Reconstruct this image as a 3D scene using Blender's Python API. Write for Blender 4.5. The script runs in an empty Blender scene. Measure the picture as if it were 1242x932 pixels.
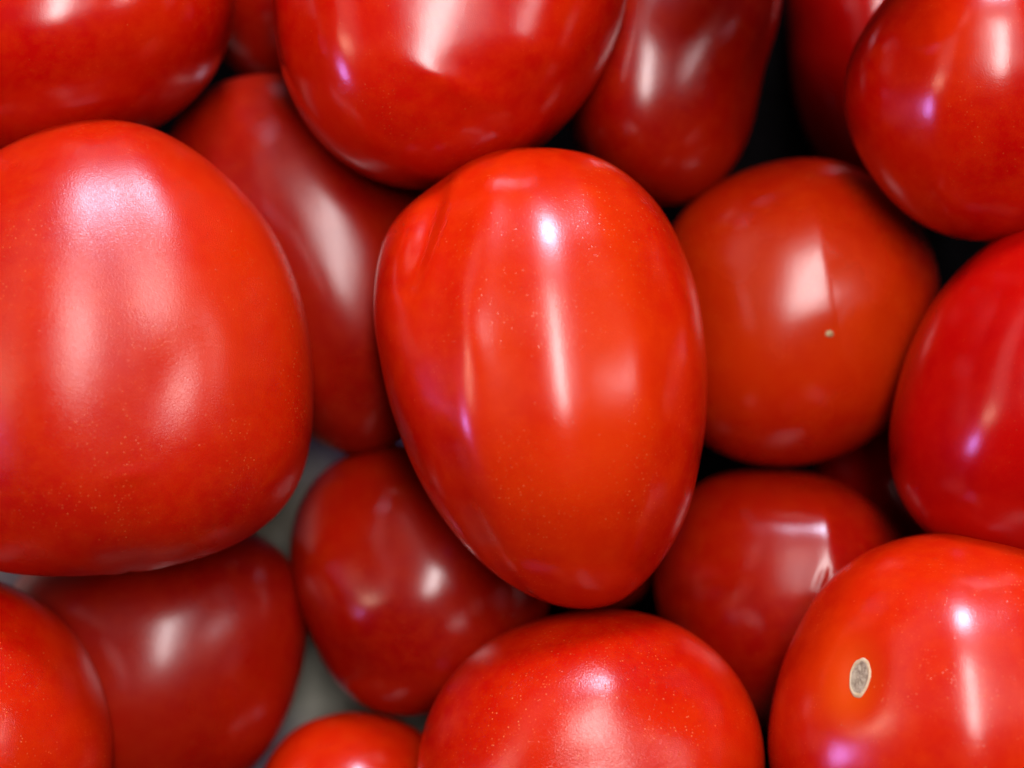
import bpy, math, random
import numpy as np
from mathutils import Vector
from mathutils.bvhtree import BVHTree

# ---------------------------------------------------------------- camera
S = 0.000125            # metres per unit of layout (a plum tomato is ~400 units = 5 cm wide)
D = 2900.0              # camera height over the plane of the top layer, in units
scene = bpy.context.scene
col = scene.collection
cam_d = bpy.data.cameras.new('camera')
cam = bpy.data.objects.new('camera', cam_d)
col.objects.link(cam)
cam.location = (0, 0, D * S)
cam.rotation_euler = (0, 0, 0)
cam_d.sensor_width = 36
cam_d.lens = 36 * D / 1242.0
cam_d.clip_start = 0.01
cam_d.clip_end = 20
cam_d.dof.use_dof = True
cam_d.dof.focus_distance = (D - 120) * S
cam_d.dof.aperture_fstop = 7.5
scene.camera = cam

# ---------------------------------------------------------------- world and lamps
w = bpy.data.worlds.new('World')
scene.world = w
w.use_nodes = True
bg = w.node_tree.nodes['Background']
bg.inputs['Color'].default_value = (1.0, 0.93, 0.90, 1)
bg.inputs['Strength'].default_value = 0.012

def lamp(name, direction, dist, sx, sy, power, color, spin=0.0):
    d = bpy.data.lights.new(name, 'AREA')
    d.shape = 'RECTANGLE'
    d.size = sx
    d.size_y = sy
    d.energy = power
    d.color = color
    o = bpy.data.objects.new(name, d)
    col.objects.link(o)
    v = Vector(direction).normalized()
    o.location = v * dist
    q = v.to_track_quat('Z', 'Y')
    o.rotation_euler = (q.to_matrix().to_4x4() @ __import__('mathutils').Matrix.Rotation(spin, 4, 'Z')).to_euler()
    return o

def ceiling(name, x0, x1, y0, y1, z, radiance, color):
    """A flat ceiling lamp facing down, given by its extent in metres and how bright it looks."""
    d = bpy.data.lights.new(name, 'AREA')
    d.shape = 'RECTANGLE'
    d.size = x1 - x0
    d.size_y = y1 - y0
    d.energy = radiance * math.pi * d.size * d.size_y
    d.color = color
    o = bpy.data.objects.new(name, d)
    col.objects.link(o)
    o.location = ((x0 + x1) / 2, (y0 + y1) / 2, z)
    return o

ceiling('ceiling_panel_light', -0.20, 0.66, 0.10, 4.6, 1.50, 2.3, (1.0, 0.88, 0.90))
ceiling('left_ceiling_panel_light', -2.2, -1.0, 0.0, 3.0, 1.52, 0.8, (1.0, 0.86, 0.84))
ceiling('key_light', 0.00, 0.24, 0.00, 1.05, 1.46, 22, (1.0, 0.95, 0.94))
lamp('cool_tube_light', (0.09, 0.88, 0.46), 1.5, 0.28, 0.26, 19, (0.66, 0.74, 1.0))
lamp('warm_side_light', (-0.74, 0.02, 0.62), 1.3, 0.10, 0.34, 1.6, (1.0, 0.66, 0.46))
lamp('violet_side_light', (-0.88, -0.22, 0.40), 1.3, 0.10, 0.22, 3.4, (0.46, 0.30, 1.0))
lamp('right_side_light', (0.66, 0.18, 0.70), 1.4, 0.08, 0.30, 1.5, (1.0, 0.90, 0.92))

scene.view_settings.view_transform = 'Standard'
scene.view_settings.look = 'None'
scene.view_settings.exposure = 0.05
scene.view_settings.gamma = 1.0
scene.render.engine = 'CYCLES'
scene.cycles.use_denoising = True
scene.cycles.max_bounces = 8
scene.cycles.diffuse_bounces = 1
scene.cycles.sample_clamp_indirect = 6.0

# ---------------------------------------------------------------- materials
def skin(name, deep, bright, rough=0.24, grain=0.35, specks=1.0, seed=0.0, sheen_rough=None):
    """Tomato skin: mottled red flesh colour, pale lenticel specks, fine waxy grain and a glossy cuticle."""
    m = bpy.data.materials.new(name)
    m.use_nodes = True
    nt = m.node_tree
    N, L = nt.nodes, nt.links
    b = N['Principled BSDF']
    tc = N.new('ShaderNodeTexCoord')
    mp = N.new('ShaderNodeMapping')
    mp.inputs['Location'].default_value = (seed * 0.37, seed * 0.21, seed * 0.53)
    L.new(tc.outputs['Object'], mp.inputs['Vector'])
    def noise(scale, detail=3.0, rough_=0.55):
        n = N.new('ShaderNodeTexNoise')
        n.inputs['Scale'].default_value = scale
        n.inputs['Detail'].default_value = detail
        n.inputs['Roughness'].default_value = rough_
        L.new(mp.outputs['Vector'], n.inputs['Vector'])
        return n
    def ramp(src, a, b_, ca=(0, 0, 0, 1), cb=(1, 1, 1, 1)):
        r = N.new('ShaderNodeValToRGB')
        r.color_ramp.elements[0].position = a
        r.color_ramp.elements[1].position = b_
        r.color_ramp.elements[0].color = ca
        r.color_ramp.elements[1].color = cb
        L.new(src, r.inputs['Fac'])
        return r
    big = noise(34, 2.0)
    col1 = ramp(big.outputs['Fac'], 0.34, 0.68, (*deep, 1), (*bright, 1))
    # ripening: an orange flush where the attribute 'ripeness' of the fruit says so
    at = N.new('ShaderNodeAttribute'); at.attribute_name = 'ripeness'
    mt = N.new('ShaderNodeMix'); mt.data_type = 'RGBA'
    L.new(at.outputs['Fac'], mt.inputs['Factor'])
    L.new(col1.outputs['Color'], mt.inputs['A'])
    mt.inputs['B'].default_value = (0.64, 0.065, 0.001, 1)
    # finer mottling of the flesh under the skin
    fine = noise(300, 5.0, 0.70)
    fr = ramp(fine.outputs['Fac'], 0.40, 0.72)
    mx = N.new('ShaderNodeMix'); mx.data_type = 'RGBA'; mx.blend_type = 'MIX'
    sc = N.new('ShaderNodeMath'); sc.operation = 'MULTIPLY'; sc.inputs[1].default_value = 0.42
    L.new(fr.outputs['Color'], sc.inputs[0])
    L.new(sc.outputs[0], mx.inputs['Factor'])
    L.new(mt.outputs['Result'], mx.inputs['A'])
    mx.inputs['B'].default_value = (min(1, bright[0] * 1.08), bright[1] * 2.0 + 0.004, bright[2] * 1.5, 1)
    # pale specks, in uneven patches
    vo = N.new('ShaderNodeTexVoronoi'); vo.inputs['Scale'].default_value = 1100
    L.new(mp.outputs['Vector'], vo.inputs['Vector'])
    dot = ramp(vo.outputs['Distance'], 0.06, 0.18, (1, 1, 1, 1), (0, 0, 0, 1))
    pick = N.new('ShaderNodeSeparateColor'); L.new(vo.outputs['Color'], pick.inputs['Color'])
    pk = ramp(pick.outputs['Red'], 0.60, 0.88)
    patch = noise(120, 2.0)
    pr = ramp(patch.outputs['Fac'], 0.45, 0.62)
    m1 = N.new('ShaderNodeMath'); m1.operation = 'MULTIPLY'
    m2 = N.new('ShaderNodeMath'); m2.operation = 'MULTIPLY'
    m3 = N.new('ShaderNodeMath'); m3.operation = 'MULTIPLY'; m3.inputs[1].default_value = 0.42 * specks
    L.new(dot.outputs['Color'], m1.inputs[0]); L.new(pk.outputs['Color'], m1.inputs[1])
    L.new(m1.outputs[0], m2.inputs[0]); L.new(pr.outputs['Color'], m2.inputs[1])
    L.new(m2.outputs[0], m3.inputs[0]); 
    m3.use_clamp = True
    vo2 = N.new('ShaderNodeTexVoronoi'); vo2.inputs['Scale'].default_value = 2300
    L.new(mp.outputs['Vector'], vo2.inputs['Vector'])
    dot2 = ramp(vo2.outputs['Distance'], 0.10, 0.36, (1, 1, 1, 1), (0, 0, 0, 1))
    pick2 = N.new('ShaderNodeSeparateColor'); L.new(vo2.outputs['Color'], pick2.inputs['Color'])
    pk2 = ramp(pick2.outputs['Green'], 0.72, 0.95)
    patch2 = noise(75, 3.0)
    pr2 = ramp(patch2.outputs['Fac'], 0.46, 0.66)
    q1 = N.new('ShaderNodeMath'); q1.operation = 'MULTIPLY'
    q2 = N.new('ShaderNodeMath'); q2.operation = 'MULTIPLY'
    q3 = N.new('ShaderNodeMath'); q3.operation = 'MULTIPLY_ADD'; q3.inputs[1].default_value = 0.55 * specks
    q3.use_clamp = True
    L.new(dot2.outputs['Color'], q1.inputs[0]); L.new(pk2.outputs['Color'], q1.inputs[1])
    L.new(q1.outputs[0], q2.inputs[0]); L.new(pr2.outputs['Color'], q2.inputs[1])
    L.new(q2.outputs[0], q3.inputs[0]); L.new(m3.outputs[0], q3.inputs[2])
    m3 = q3
    mx2 = N.new('ShaderNodeMix'); mx2.data_type = 'RGBA'
    L.new(m3.outputs[0], mx2.inputs['Factor'])
    L.new(mx.outputs['Result'], mx2.inputs['A'])
    mx2.inputs['B'].default_value = (0.85, 0.20, 0.05, 1)
    L.new(mx2.outputs['Result'], b.inputs['Base Color'])
    # roughness patches
    rn = noise(90, 3.0)
    rr = N.new('ShaderNodeMapRange')
    rr.inputs['From Min'].default_value = 0.3; rr.inputs['From Max'].default_value = 0.7
    rr.inputs['To Min'].default_value = rough * 0.85; rr.inputs['To Max'].default_value = rough * 1.25
    L.new(rn.outputs['Fac'], rr.inputs['Value'])
    L.new(rr.outputs['Result'], b.inputs['Roughness'])
    b.inputs['IOR'].default_value = 1.46
    b.inputs['Subsurface Weight'].default_value = 0.14
    b.inputs['Subsurface Radius'].default_value = (1.0, 0.12, 0.04)
    b.inputs['Subsurface Scale'].default_value = 0.002
    b.inputs['Coat Weight'].default_value = 0.25
    b.inputs['Coat Roughness'].default_value = max(0.10, rough * 0.55)
    b.inputs['Coat IOR'].default_value = 1.4
    # fine relief: waxy orange-peel grain, micro pits, gentle undulation
    g1 = noise(5200, 1.0, 0.6)
    g2 = noise(260, 2.0, 0.5)
    b1 = N.new('ShaderNodeBump'); b1.inputs['Strength'].default_value = grain; b1.inputs['Distance'].default_value = 0.00004
    b2 = N.new('ShaderNodeBump'); b2.inputs['Strength'].default_value = 0.22 if rough < 0.3 else 0.10; b2.inputs['Distance'].default_value = 0.00005
    b3 = N.new('ShaderNodeBump'); b3.inputs['Strength'].default_value = 0.5; b3.inputs['Distance'].default_value = 0.00010
    L.new(g1.outputs['Fac'], b1.inputs['Height'])
    L.new(g2.outputs['Fac'], b2.inputs['Height'])
    L.new(m3.outputs[0], b3.inputs['Height'])
    L.new(b1.outputs['Normal'], b2.inputs['Normal'])
    L.new(b2.outputs['Normal'], b3.inputs['Normal'])
    L.new(b3.outputs['Normal'], b.inputs['Normal'])
    L.new(b2.outputs['Normal'], b.inputs['Coat Normal'])
    return m

# ---------------------------------------------------------------- tomato bodies
def cube_sphere(n):
    """Unit sphere as a projected cube: even quads, no pinched poles."""
    verts, faces, index = [], [], {}
    t = np.tan(np.linspace(-math.pi / 4, math.pi / 4, n + 1))
    def vid(p):
        k = (round(p[0], 5), round(p[1], 5), round(p[2], 5))
        i = index.get(k)
        if i is None:
            i = len(verts); index[k] = i; verts.append(p)
        return i
    for ax in range(3):
        for sg in (-1, 1):
            ids = []
            for i in range(n + 1):
                row = []
                for j in range(n + 1):
                    p = [0, 0, 0]
                    p[ax] = float(sg); p[(ax + 1) % 3] = float(t[i]); p[(ax + 2) % 3] = float(t[j])
                    row.append(vid(tuple(p)))
                ids.append(row)
            for i in range(n):
                for j in range(n):
                    f = (ids[i][j], ids[i + 1][j], ids[i + 1][j + 1], ids[i][j + 1])
                    faces.append(f if sg > 0 else f[::-1])
    v = np.array(verts, float)
    v /= np.linalg.norm(v, axis=1)[:, None]
    return v, np.array(faces, int)

SPH = {}
def sphere(n):
    if n not in SPH:
        SPH[n] = cube_sphere(n)
    return SPH[n]

def harmonics(th, k):
    return np.stack([np.ones_like(th)] + [f(i * th) for i in range(1, k + 1) for f in (np.cos, np.sin)], axis=-1)

def smooth(a, b, x):
    t = np.clip((x - a) / (b - a), 0, 1)
    return t * t * (3 - 2 * t)

def vertex_normals(v, f):
    a = v[f[:, 2]] - v[f[:, 0]]
    b = v[f[:, 3]] - v[f[:, 1]]
    fn = np.cross(a, b)
    n = np.zeros_like(v)
    for k in range(4):
        np.add.at(n, f[:, k], fn)
    return n / np.linalg.norm(n, axis=1)[:, None]

def body(pts, z, h, apex=(0, 0), box=1.0, order=6, axis=90.0, ribs=(), bumps=(), creases=(), folds=(), tint=(), rough_amp=1.5, seed=0, n=72):
    """A solid fruit whose equator follows the outline pts and whose front and back bulge by h.
    apex moves the highest point; ribs (angle around the long axis, width, height), bumps
    (x, y, sx, sy, turn, height) and creases (x0, y0, x1, y1, width, depth) shape the skin."""
    P = np.array(pts, float)
    P = np.stack([P[:, 0] - 621, 466 - P[:, 1]], axis=1)
    # resample outline evenly, then fit a smooth closed curve
    Q = np.vstack([P, P[:1]])
    seg = np.linalg.norm(np.diff(Q, axis=0), axis=1)
    cs = np.concatenate([[0], np.cumsum(seg)])
    s = np.linspace(0, cs[-1], 241)[:-1]
    R2 = np.stack([np.interp(s, cs, Q[:, 0]), np.interp(s, cs, Q[:, 1])], axis=1)
    c = R2.mean(axis=0)
    d = R2 - c
    th = np.arctan2(d[:, 1], d[:, 0]); r = np.hypot(d[:, 0], d[:, 1])
    A = harmonics(th, order)
    reg = np.diag([0] + [0.02 * i ** 2 for i in range(1, order + 1) for _ in (0, 1)])
    co = np.linalg.solve(A.T @ A + reg, A.T @ r)
    # best ellipse for the crown of the fruit
    E = np.stack([np.cos(th) ** 2, 2 * np.cos(th) * np.sin(th), np.sin(th) ** 2], axis=1)
    ec = np.linalg.lstsq(E, 1 / r ** 2, rcond=None)[0]
    v, f = sphere(n)
    x, y, zz = v.T
    rho = np.hypot(x, y)
    tv = np.arctan2(y, x)
    Rr = harmonics(tv, order) @ co
    Re = 1 / np.sqrt(ec[0] * np.cos(tv) ** 2 + 2 * ec[1] * np.cos(tv) * np.sin(tv) + ec[2] * np.sin(tv) ** 2)
    wgt = smooth(0.25, 1.0, rho)
    R = Re * (1 - wgt) + Rr * wgt
    rb = 1 - (1 - rho ** 2) ** 1.0
    pr = np.power(rho, box) if box != 1.0 else rho
    sh = (1 - rb)
    px = c[0] + R * rho * np.cos(tv) + apex[0] * sh * np.sign(np.maximum(zz, 0) + 1e-9)
    py = c[1] + R * rho * np.sin(tv) - apex[1] * sh
    # fuller shoulders when box < 1
    pz = h * np.sign(zz) * np.power(np.abs(zz), box)
    V = np.stack([px, py, pz], axis=1)
    nrm = vertex_normals(V, f)
    disp = np.zeros(len(V))
    ripe = np.zeros(len(V))
    kk = (D - z - 0.85 * h) / (D - z)
    front = smooth(-0.05, 0.35, nrm[:, 2])
    a = math.radians(axis)
    ux, uy = math.cos(a), math.sin(a)
    dx, dy = px - c[0], py - c[1]
    u = dx * ux + dy * uy
    vv = -dx * uy + dy * ux
    um = np.abs(u).max()
    fade = np.clip(1 - (u / um) ** 2, 0, 1) ** 0.85
    hw = np.abs(vv).max()
    psi = np.degrees(np.arctan2(-vv / hw, pz / h))
    for (ang, wid, amp) in ribs:
        dd = (psi - ang + 180) % 360 - 180
        disp += amp * np.exp(-(dd / wid) ** 2) * fade
    for (bx, by, sx, sy, turn, amp) in bumps:
        bx, by = (bx - 621) * kk, (466 - by) * kk
        t = math.radians(turn)
        ex = (px - bx) * math.cos(t) + (py - by) * math.sin(t)
        ey = -(px - bx) * math.sin(t) + (py - by) * math.cos(t)
        disp += amp * np.exp(-(ex / sx) ** 2 - (ey / sy) ** 2) * front
    for (x0, y0, x1, y1, wid, amp) in creases:
        p0 = np.array([x0 - 621, 466 - y0]) * (kk + 1) / 2; p1 = np.array([x1 - 621, 466 - y1]) * (kk + 1) / 2
        dv = p1 - p0
        tt = np.clip(((px - p0[0]) * dv[0] + (py - p0[1]) * dv[1]) / (dv @ dv), 0, 1)
        dist = np.hypot(px - p0[0] - tt * dv[0], py - p0[1] - tt * dv[1])
        ends = 0.35 + 0.65 * np.sin(np.pi * np.clip(tt, 0.02, 0.98))
        disp -= amp * np.exp(-(dist / wid) ** 2) * front * ends
    for (x0, y0, x1, y1, wl, wr, amp) in folds:
        p0 = np.array([x0 - 621, 466 - y0]) * kk; p1 = np.array([x1 - 621, 466 - y1]) * kk
        dv = p1 - p0; ln = np.hypot(*dv); dv = dv / ln
        al = (px - p0[0]) * dv[0] + (py - p0[1]) * dv[1]
        side = -(px - p0[0]) * dv[1] + (py - p0[1]) * dv[0]      # positive to the right of a line drawn downwards
        sa = np.sqrt(side ** 2 + 9) - 3
        wd = np.where(side > 0, wr, wl)
        along = np.exp(-np.maximum(0, np.abs(al / ln - 0.5) - 0.35) ** 2 / 0.06)
        disp += amp * np.exp(-sa / wd) * along * front
    for (bx, by, sx, sy, amp) in tint:
        ripe += amp * np.exp(-((px - (bx - 621) * kk) / sx) ** 2 - ((py - (466 - by) * kk) / sy) ** 2) * smooth(-0.2, 0.2, nrm[:, 2])
    rng = np.random.RandomState(seed + 11)
    for k in range(14):
        q = rng.normal(size=3); q /= np.linalg.norm(q)
        fr = rng.uniform(2.0, 6.5)
        disp += rough_amp * (2.4 / fr) * np.sin(fr * (v @ q) + rng.uniform(0, 6.28)) * 0.6
    V = V + nrm * disp[:, None]
    k = (D - z) / D
    V = V * k
    V[:, 2] += 0
    cen = np.array([c[0] * k, c[1] * k, 0])
    return (V - cen) * S, f, (cen[0] * S, cen[1] * S, z * S), np.clip(ripe, 0, 1)

def mesh_from(name, V, F, mat, smooth_shade=True):
    me = bpy.data.meshes.new(name)
    me.from_pydata([tuple(p) for p in V], [], [tuple(int(i) for i in q) for q in F])
    if smooth_shade:
        me.polygons.foreach_set('use_smooth', [True] * len(me.polygons))
    me.materials.append(mat)
    me.update()
    return me

GROUP = 'ripe plum tomatoes heaped in the tray'
BODIES = {}
def tomato(key, label, mat, pts, z, h, **kw):
    V, F, loc, ripe = body(pts, z, h, **kw)
    me = mesh_from('plum_tomato', V, F, mat)
    me.attributes.new('ripeness', 'FLOAT', 'POINT').data.foreach_set('value', ripe.astype(np.float32))
    o = bpy.data.objects.new('plum_tomato', me)
    col.objects.link(o)
    o.location = loc
    o['label'] = label
    o['category'] = 'tomato'
    o['group'] = GROUP
    BODIES[key] = (o, V + np.array(loc), F)
    return o

def pix_ray(px, py):
    o = Vector((0, 0, D * S))
    d = Vector(((px - 621) * S, (466 - py) * S, -D * S)).normalized()
    return o, d

def seat_patch(key, name, cx, cy, outline, rings, mat, height, label=None):
    """A small scab moulded on a fruit: rings of points laid on its skin with their own relief."""
    o, V, F = BODIES[key]
    bvh = BVHTree.FromPolygons([tuple(p) for p in V], [tuple(int(i) for i in q) for q in F])
    m = len(outline)
    vs, ns = [], []
    def put(x, y, up):
        ro, rd = pix_ray(x, y)
        hit, nr, _, _ = bvh.ray_cast(ro, rd)
        vs.append(hit + nr * up * S)
    put(cx, cy, height(0.0, 0.0))
    for r in range(1, rings + 1):
        t = r / rings
        for i, (ox, oy) in enumerate(outline):
            put(cx + ox * t, cy + oy * t, height(t, 2 * math.pi * i / m))
    faces = [(0, 1 + i, 1 + (i + 1) % m) for i in range(m)]
    for r in range(1, rings):
        a, b_ = 1 + (r - 1) * m, 1 + r * m
        for i in range(m):
            j = (i + 1) % m
            faces.append((a + i, b_ + i, b_ + j, a + j))
    me = bpy.data.meshes.new(name)
    loc = Vector(o.location)
    me.from_pydata([tuple(p - loc) for p in vs], [], faces)
    me.materials.append(mat)
    me.polygons.foreach_set('use_smooth', [True] * len(me.polygons))
    me.update()
    p = bpy.data.objects.new(name, me)
    col.objects.link(p)
    p.parent = o
    if label: p['label'] = label
    return p

# skins (deep colour, bright colour)
RED   = skin('skin_red', (0.44, 0.0010, 0.0004), (0.55, 0.012, 0.0006), rough=0.18, specks=0.5, seed=1)
ORNG  = skin('skin_orange_red', (0.47, 0.0022, 0.0003), (0.60, 0.017, 0.0005), rough=0.225, seed=4)
WAXY  = skin('skin_waxy', (0.46, 0.0024, 0.0003), (0.57, 0.016, 0.0006), rough=0.295, grain=0.8, specks=1.2, seed=7)
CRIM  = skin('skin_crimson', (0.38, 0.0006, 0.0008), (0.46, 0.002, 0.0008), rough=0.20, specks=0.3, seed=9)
UNDER_SHADE = skin('skin_under_shaded', (0.26, 0.0016, 0.0003), (0.35, 0.007, 0.0004), rough=0.22, specks=0.4, seed=12)  # base darkened: shade of the lower layers is put into the colour
SOFT_SHADE  = skin('skin_under_shaded_dull', (0.26, 0.0016, 0.0003), (0.35, 0.007, 0.0004), rough=0.29, specks=0.3, seed=13)  # same shade-darkened base, with a rougher surface
RUST  = skin('skin_rusty_orange', (0.44, 0.0035, 0.0003), (0.55, 0.018, 0.0005), rough=0.24, specks=0.6, seed=15)
BLUSH = skin('skin_speckled', (0.46, 0.0022, 0.0003), (0.58, 0.015, 0.0005), rough=0.21, grain=0.9, specks=1.3, seed=18)

# ---------------------------------------------------------------- top layer
tomato('A', 'long glossy ridged tomato standing upright in the middle of the heap', ORNG,
  [(650,178),(695,180),(740,195),(780,223),(812,265),(835,318),(849,375),(854,440),(853,500),(846,560),(835,615),(812,668),
   (778,712),(742,735),(700,740),(655,727),(608,702),(565,662),(525,610),(494,552),(472,492),(458,425),(453,365),(458,318),
   (476,268),(498,242),(518,234),(540,210),(572,190),(610,180)],
  30, 192, order=14, axis=95, apex=(8, 45), tint=[(735,400,50,180,0.30),(610,430,35,150,0.25),(660,600,70,80,0.15)],
  ribs=[(4, 15, 5.5), (-26, 10, 7), (32, 11, 4), (-55, 14, 4), (58, 13, 4)],
  bumps=[(488,296,24,44,-20,4),(570,400,16,40,12,2.5),(560,520,26,40,15,2)],
  creases=[(536,212,498,350,13,10)], rough_amp=1.2, seed=1, n=110)
tomato('B', 'largest blunt tomato at the left edge, with a broad frosted shine and shallow dent', WAXY,
  [(140,147),(185,158),(241,186),(291,227),(333,279),(360,336),(374,400),(379,470),(377,530),(366,580),(340,620),(300,655),
   (250,677),(190,690),(130,698),(60,697),(0,690),(-50,665),(-80,610),(-92,530),(-95,430),(-85,320),(-60,240),(-25,203),(0,187),(45,165),(95,151)],
  10, 205, box=0.88, order=9, axis=95, apex=(-20, 40), tint=[(280,400,60,160,0.12),(30,420,40,200,0.12)],
  ribs=[(-13, 15, 7), (16, 12, -5), (36, 14, 5), (-48, 15, 5)],
  bumps=[(212,455,36,62,-20,-6),(160,577,24,10,8,1.2),(120,420,60,110,0,4)],
  rough_amp=1.6, seed=2, n=110)
tomato('C', 'glossy rounded tomato cut off by the top edge, directly above the middle tomato', RED,
  [(328,0),(330,50),(343,105),(368,152),(403,194),(450,220),(500,233),(557,229),(617,207),(668,170),(708,125),(738,75),(757,20),
   (765,-40),(758,-110),(730,-180),(680,-235),(600,-268),(500,-270),(415,-240),(355,-170),(332,-85)],
  -55, 195, order=7, axis=100, apex=(-15, 90),
  ribs=[(-3, 18, -5), (-34, 10, 5), (35, 14, 4), (-60, 10, 3)],
  bumps=[(560,110,70,16,-25,3),(650,60,40,26,-20,3)], rough_amp=1.6, seed=3, n=96)
tomato('D', 'bright red round tomato in the top right corner', RED,
  [(1062,15),(1038,58),(1024,100),(1024,135),(1038,182),(1064,225),(1100,258),(1142,282),(1190,293),(1250,287),(1310,262),(1352,210),
   (1372,140),(1368,60),(1335,-20),(1270,-70),(1190,-80),(1120,-55)],
  -30, 172, order=6, tint=[(1170,50,60,70,0.22)], axis=80, apex=(0, -10),
  ribs=[(-28, 12, 5), (8, 12, -4), (25, 12, 5), (-65, 12, 3)], rough_amp=1.8, seed=4, n=90)
tomato('E', 'crimson tomato half out of the right edge, below the bright top corner one', CRIM,
  [(1242,268),(1198,294),(1152,338),(1116,392),(1091,452),(1079,515),(1080,565),(1094,610),(1122,650),(1170,680),(1240,700),(1320,690),
   (1395,640),(1435,555),(1440,450),(1410,350),(1360,285),(1300,258)],
  -20, 190, order=6, axis=75, apex=(0, 0),
  ribs=[(-30, 14, 4), (20, 14, 4), (-68, 12, 4)], rough_amp=1.8, seed=5, n=90)
tomato('H', 'bright tomato in the bottom right corner showing a pale dry stem scar', ORNG,
  [(935,935),(936,880),(946,820),(968,762),(1002,708),(1045,672),(1095,651),(1150,643),(1205,647),(1260,665),(1320,705),(1365,770),
   (1388,850),(1385,940),(1350,1030),(1280,1095),(1190,1125),(1090,1105),(1005,1050),(955,990)],
  35, 200, order=6, axis=95, apex=(0, 0),
  tint=[(1028,862,24,30,0.5),(1043,822,26,42,0.55),(1012,800,50,60,0.15)],
  ribs=[(-5, 10, 3.5), (30, 13, 4), (-55, 12, 3)],
  bumps=[(1043,822,24,40,-10,-7)], rough_amp=1.8, seed=6, n=100)
tomato('I', 'plump tomato seen end on, at the bottom edge just below the middle tomato', BLUSH,
  [(502,935),(506,895),(520,855),(546,815),(582,782),(632,757),(690,742),(745,738),(800,748),(850,774),(888,810),(914,852),(928,900),
   (930,955),(912,1030),(860,1100),(775,1140),(680,1140),(592,1102),(528,1035),(505,980)],
  5, 190, box=0.95, order=6, axis=60, apex=(0, -10),
  ribs=[(30, 14, 5), (-30, 14, 4)],
  bumps=[(715,925,70,30,0,-3),(640,830,90,26,28,3),(740,835,34,30,0,3)], rough_amp=2.0, seed=7, n=100)
tomato('L', 'orange red speckled tomato filling the bottom left corner', BLUSH,
  [(0,703),(42,727),(78,758),(106,800),(125,850),(133,900),(130,960),(105,1040),(40,1110),(-60,1140),(-150,1100),(-210,1020),(-225,910),
   (-200,800),(-140,725),(-70,695)],
  -10, 175, order=5, axis=90, ribs=[(25, 14, 4), (-20, 14, 4)], rough_amp=1.6, seed=8, n=80)
tomato('O', 'smooth red tomato in the top left corner, with soft shade along its lower side', RED,
  [(285,-20),(284,30),(266,80),(236,118),(190,150),(130,178),(50,198),(-40,198),(-120,160),(-165,80),(-165,-40),(-110,-140),
   (0,-200),(120,-200),(220,-150),(270,-85)],
  -75, 190, order=5, axis=10, apex=(10, 50), ribs=[(10, 16, 5), (-35, 14, 4)], rough_amp=2.2, seed=9, n=80)

# ---------------------------------------------------------------- second layer
tomato('N', 'shaded long tomato lying slantwise between the largest left tomato and the middle one', SOFT_SHADE,
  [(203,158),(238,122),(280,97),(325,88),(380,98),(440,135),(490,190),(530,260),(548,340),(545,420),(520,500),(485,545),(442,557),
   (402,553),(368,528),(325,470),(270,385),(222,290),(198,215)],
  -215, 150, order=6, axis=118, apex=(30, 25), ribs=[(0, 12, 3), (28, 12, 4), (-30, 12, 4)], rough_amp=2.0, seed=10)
tomato('F', 'rusty orange tomato with a tiny blossom tip pointing up, right of the middle tomato', RUST,
  [(818,262),(850,236),(900,206),(958,193),(1018,197),(1072,222),(1112,262),(1136,308),(1140,360),(1130,420),(1105,480),(1070,525),
   (1025,551),(975,563),(920,563),(870,548),(830,515),(805,465),(795,400),(798,330)],
  -200, 158, order=6, axis=100, apex=(-20, 15), tint=[(950,350,100,95,0.32),(1050,390,50,70,0.2)],
  folds=[(978,215,1010,402,30,36,6)], rough_amp=2.0, seed=11)
tomato('G', 'shaded tomato with a small puckered dimple, below the rusty orange one', UNDER_SHADE,
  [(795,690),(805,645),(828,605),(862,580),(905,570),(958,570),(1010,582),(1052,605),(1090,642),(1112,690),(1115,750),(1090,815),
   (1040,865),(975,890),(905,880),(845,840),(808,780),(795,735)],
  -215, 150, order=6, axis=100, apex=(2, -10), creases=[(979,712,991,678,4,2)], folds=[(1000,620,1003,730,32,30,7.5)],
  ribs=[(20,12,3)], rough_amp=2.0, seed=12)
tomato('J', 'dark shaded tomato wedged under the lower left of the middle tomato', UNDER_SHADE,
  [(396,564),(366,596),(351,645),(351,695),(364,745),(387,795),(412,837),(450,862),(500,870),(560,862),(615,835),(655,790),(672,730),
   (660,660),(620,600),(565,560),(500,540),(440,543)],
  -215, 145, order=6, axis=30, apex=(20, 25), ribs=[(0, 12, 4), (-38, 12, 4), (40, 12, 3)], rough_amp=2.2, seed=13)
tomato('K', 'dark broad tomato with a soft hazy shine, under the largest left tomato', SOFT_SHADE,
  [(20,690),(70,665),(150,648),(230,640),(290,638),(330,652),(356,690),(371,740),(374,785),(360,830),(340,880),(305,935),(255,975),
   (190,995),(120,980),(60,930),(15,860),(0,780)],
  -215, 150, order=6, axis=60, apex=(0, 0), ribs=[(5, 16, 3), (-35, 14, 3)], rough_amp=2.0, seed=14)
tomato('M', 'small patch of bright red tomato at the bottom edge, left of the plump one', ORNG,
  [(310,935),(340,896),(378,870),(425,861),(475,870),(520,895),(550,940),(560,1000),(540,1070),(480,1120),(400,1125),(330,1080),(300,1010)],
  -190, 130, order=5, axis=60, rough_amp=1.8, seed=15, n=56)
tomato('Q', 'dark tomato with one narrow white glint, behind the top edge one', UNDER_SHADE,
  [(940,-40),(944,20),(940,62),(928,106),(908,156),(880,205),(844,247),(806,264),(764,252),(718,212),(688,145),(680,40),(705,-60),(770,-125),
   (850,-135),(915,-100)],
  -215, 145, order=3, axis=75, apex=(-36, 55), ribs=[], rough_amp=0.8, seed=16)

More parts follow.
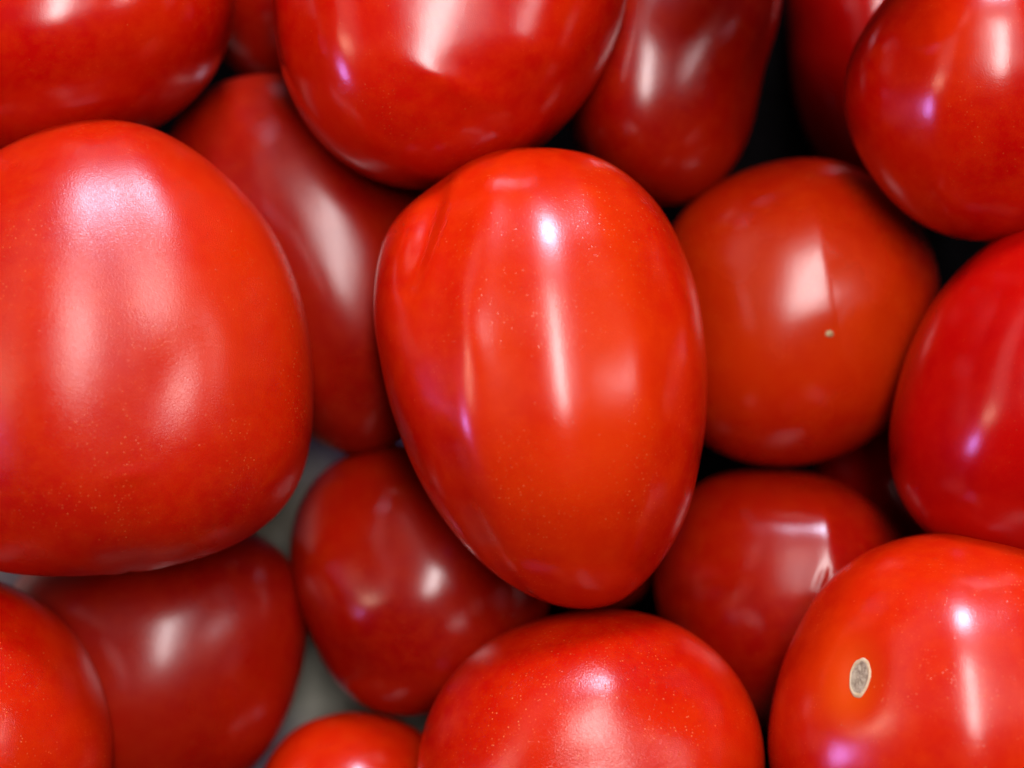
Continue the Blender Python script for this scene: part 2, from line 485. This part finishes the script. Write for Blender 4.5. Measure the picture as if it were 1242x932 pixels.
# ---------------------------------------------------------------- deepest fruit, glimpsed in the gaps, and one unseen shading fruit
tomato('P', 'very dark tomato glimpsed deep in the gap right of the top left corner one', UNDER_SHADE,
  [(250,-70),(300,-110),(370,-110),(420,-60),(430,10),(410,70),(360,105),(300,100),(255,60),(238,0)],
  -330, 110, order=4, rough_amp=2.0, seed=17, n=48)
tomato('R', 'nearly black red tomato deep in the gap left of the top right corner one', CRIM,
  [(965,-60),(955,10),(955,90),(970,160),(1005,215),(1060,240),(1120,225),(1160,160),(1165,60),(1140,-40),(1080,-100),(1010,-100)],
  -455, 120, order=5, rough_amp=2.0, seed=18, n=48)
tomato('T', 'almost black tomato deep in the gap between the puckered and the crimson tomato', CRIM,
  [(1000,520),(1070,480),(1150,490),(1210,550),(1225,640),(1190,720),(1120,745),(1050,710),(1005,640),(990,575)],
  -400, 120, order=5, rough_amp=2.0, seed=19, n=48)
tomato('U', 'sliver of a dark tomato showing right beneath the lower tip of the middle tomato', UNDER_SHADE,
  [(690,590),(740,575),(785,600),(800,650),(795,700),(770,735),(720,750),(670,735),(645,690),(655,630)],
  -345, 100, order=4, rough_amp=1.5, seed=20, n=48)

tomato('V', 'unseen tomato added beyond the top edge to shade the gap near the top right corner', CRIM,
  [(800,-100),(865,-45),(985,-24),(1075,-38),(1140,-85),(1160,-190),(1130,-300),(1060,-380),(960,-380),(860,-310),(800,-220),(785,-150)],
  170, 165, order=4, axis=90, rough_amp=1.5, seed=21, n=48)  # out-of-frame fruit, added to cast shade into the gap below

# ---------------------------------------------------------------- scars
def simple_mat(name, c0, c1, scale, rough=0.8, bump=0.6, dist=0.0003, spec=0.5):
    m = bpy.data.materials.new(name); m.use_nodes = True
    N, L = m.node_tree.nodes, m.node_tree.links
    b = N['Principled BSDF']
    tc = N.new('ShaderNodeTexCoord')
    n = N.new('ShaderNodeTexNoise'); n.inputs['Scale'].default_value = scale; n.inputs['Detail'].default_value = 6
    n.inputs['Roughness'].default_value = 0.7
    L.new(tc.outputs['Object'], n.inputs['Vector'])
    r = N.new('ShaderNodeValToRGB')
    r.color_ramp.elements[0].position = 0.36; r.color_ramp.elements[1].position = 0.62
    r.color_ramp.elements[0].color = (*c0, 1); r.color_ramp.elements[1].color = (*c1, 1)
    L.new(n.outputs['Fac'], r.inputs['Fac']); L.new(r.outputs['Color'], b.inputs['Base Color'])
    b.inputs['Roughness'].default_value = rough
    b.inputs['Specular IOR Level'].default_value = spec
    bp = N.new('ShaderNodeBump'); bp.inputs['Strength'].default_value = bump; bp.inputs['Distance'].default_value = dist
    L.new(n.outputs['Fac'], bp.inputs['Height']); L.new(bp.outputs['Normal'], b.inputs['Normal'])
    return m

cork = simple_mat('dry_cork', (0.22, 0.165, 0.10), (0.42, 0.335, 0.22), 1100)
cork_rim = simple_mat('pale_cork_rim', (0.46, 0.32, 0.16), (0.62, 0.49, 0.31), 700, bump=0.3)
tipm = simple_mat('dry_tip', (0.30, 0.16, 0.06), (0.62, 0.45, 0.25), 1500)

rnd = random.Random(5)
def scar_outline(rx, ry, turn, m=40, wob=0.035, seed=1):
    rg = random.Random(seed)
    ph = [rg.uniform(0, 6.28) for _ in range(4)]
    out = []
    for i in range(m):
        t = 2 * math.pi * i / m
        k = 1 + wob * (math.sin(2 * t + ph[0]) + 0.7 * math.sin(3 * t + ph[1]) + 0.5 * math.sin(5 * t + ph[2]) + 0.4 * math.sin(9 * t + ph[3]))
        x, y = rx * math.cos(t) * k, ry * math.sin(t) * k
        out.append((x * math.cos(turn) - y * math.sin(turn), x * math.sin(turn) + y * math.cos(turn)))
    return out

def rim_h(t, a):
    return -0.2 + 2.6 * math.exp(-((t - 0.86) / 0.10) ** 2) - (0.7 if t >= 0.999 else 0)
def core_h(t, a):
    return 0.5 + 1.3 * abs(math.sin(1.5 * a + 4 * t)) * t + 0.9 * math.sin(7 * a + 9 * t) * t * (1 - t) * 2 + 0.7 * (1 - t) - 1.1 * math.exp(-((a - 0.3) / 0.5) ** 2) * math.exp(-((t - 0.6) / 0.25) ** 2)
seat_patch('H', 'stem_scar', 1043, 822, scar_outline(12.5, 26, math.radians(10), seed=3), 10, cork_rim, rim_h, 'pale corky stem scar with a bright rim')
seat_patch('H', 'stem_scar_core', 1044, 821, [(x * 0.84, y * 0.86) for x, y in scar_outline(12.5, 26, math.radians(10), seed=3)], 10, cork,
           core_h)
seat_patch('F', 'blossom_scar', 1006, 405, scar_outline(5, 5, 0, m=18, wob=0.08, seed=8), 4, tipm, lambda t, a: 2.5 * (1 - t * t) - 0.3)

# ---------------------------------------------------------------- dark tray floor, and the pale paper on its left part
plastic = simple_mat('dark_tray_plastic', (0.0022, 0.0016, 0.0016), (0.004, 0.003, 0.003), 200, rough=0.9, bump=0.1, spec=0.0)
paper = simple_mat('grey_paper', (0.24, 0.235, 0.19), (0.32, 0.31, 0.255), 60, rough=0.7, bump=0.1, spec=0.2)

def sheet(name, x0, x1, y0, y1, z, amp, step, mat, seed, thick=0.0):
    nx, ny = int((x1 - x0) / step), int((y1 - y0) / step)
    rng = np.random.RandomState(seed)
    waves = [(rng.uniform(0, math.pi), rng.uniform(0.006, 0.02), rng.uniform(0, 6.28), rng.uniform(0.35, 1.0) * amp) for _ in range(9)]
    vs, fs = [], []
    for j in range(ny + 1):
        for i in range(nx + 1):
            X = x0 + (x1 - x0) * i / nx; Y = y0 + (y1 - y0) * j / ny
            zz = 0
            for (a, fq, ph, am) in waves:
                zz += am * (1 - abs(math.sin(((X * math.cos(a) + Y * math.sin(a)) * fq + ph) * 0.5)) * 2)
            vs.append((X * S, Y * S, (z + zz) * S))
    for j in range(ny):
        for i in range(nx):
            a = j * (nx + 1) + i
            fs.append((a, a + 1, a + nx + 2, a + nx + 1))
    o = bpy.data.objects.new(name, mesh_from(name, vs, fs, mat))
    col.objects.link(o)
    if thick:
        md = o.modifiers.new('thickness', 'SOLIDIFY'); md.thickness = thick * S; md.offset = 1
    return o

fl = sheet('tray_floor', -1400, 1400, -1200, 1200, -520, 1.0, 40, plastic, 3)
fl['kind'] = 'structure'
pa = sheet('paper_liner', -1300, -90, -1100, 200, -390, 9.0, 22, paper, 4, thick=3)
pa['label'] = 'wrinkled pale grey paper lining the tray, glimpsed between the tomatoes on the left'
pa['category'] = 'paper liner'
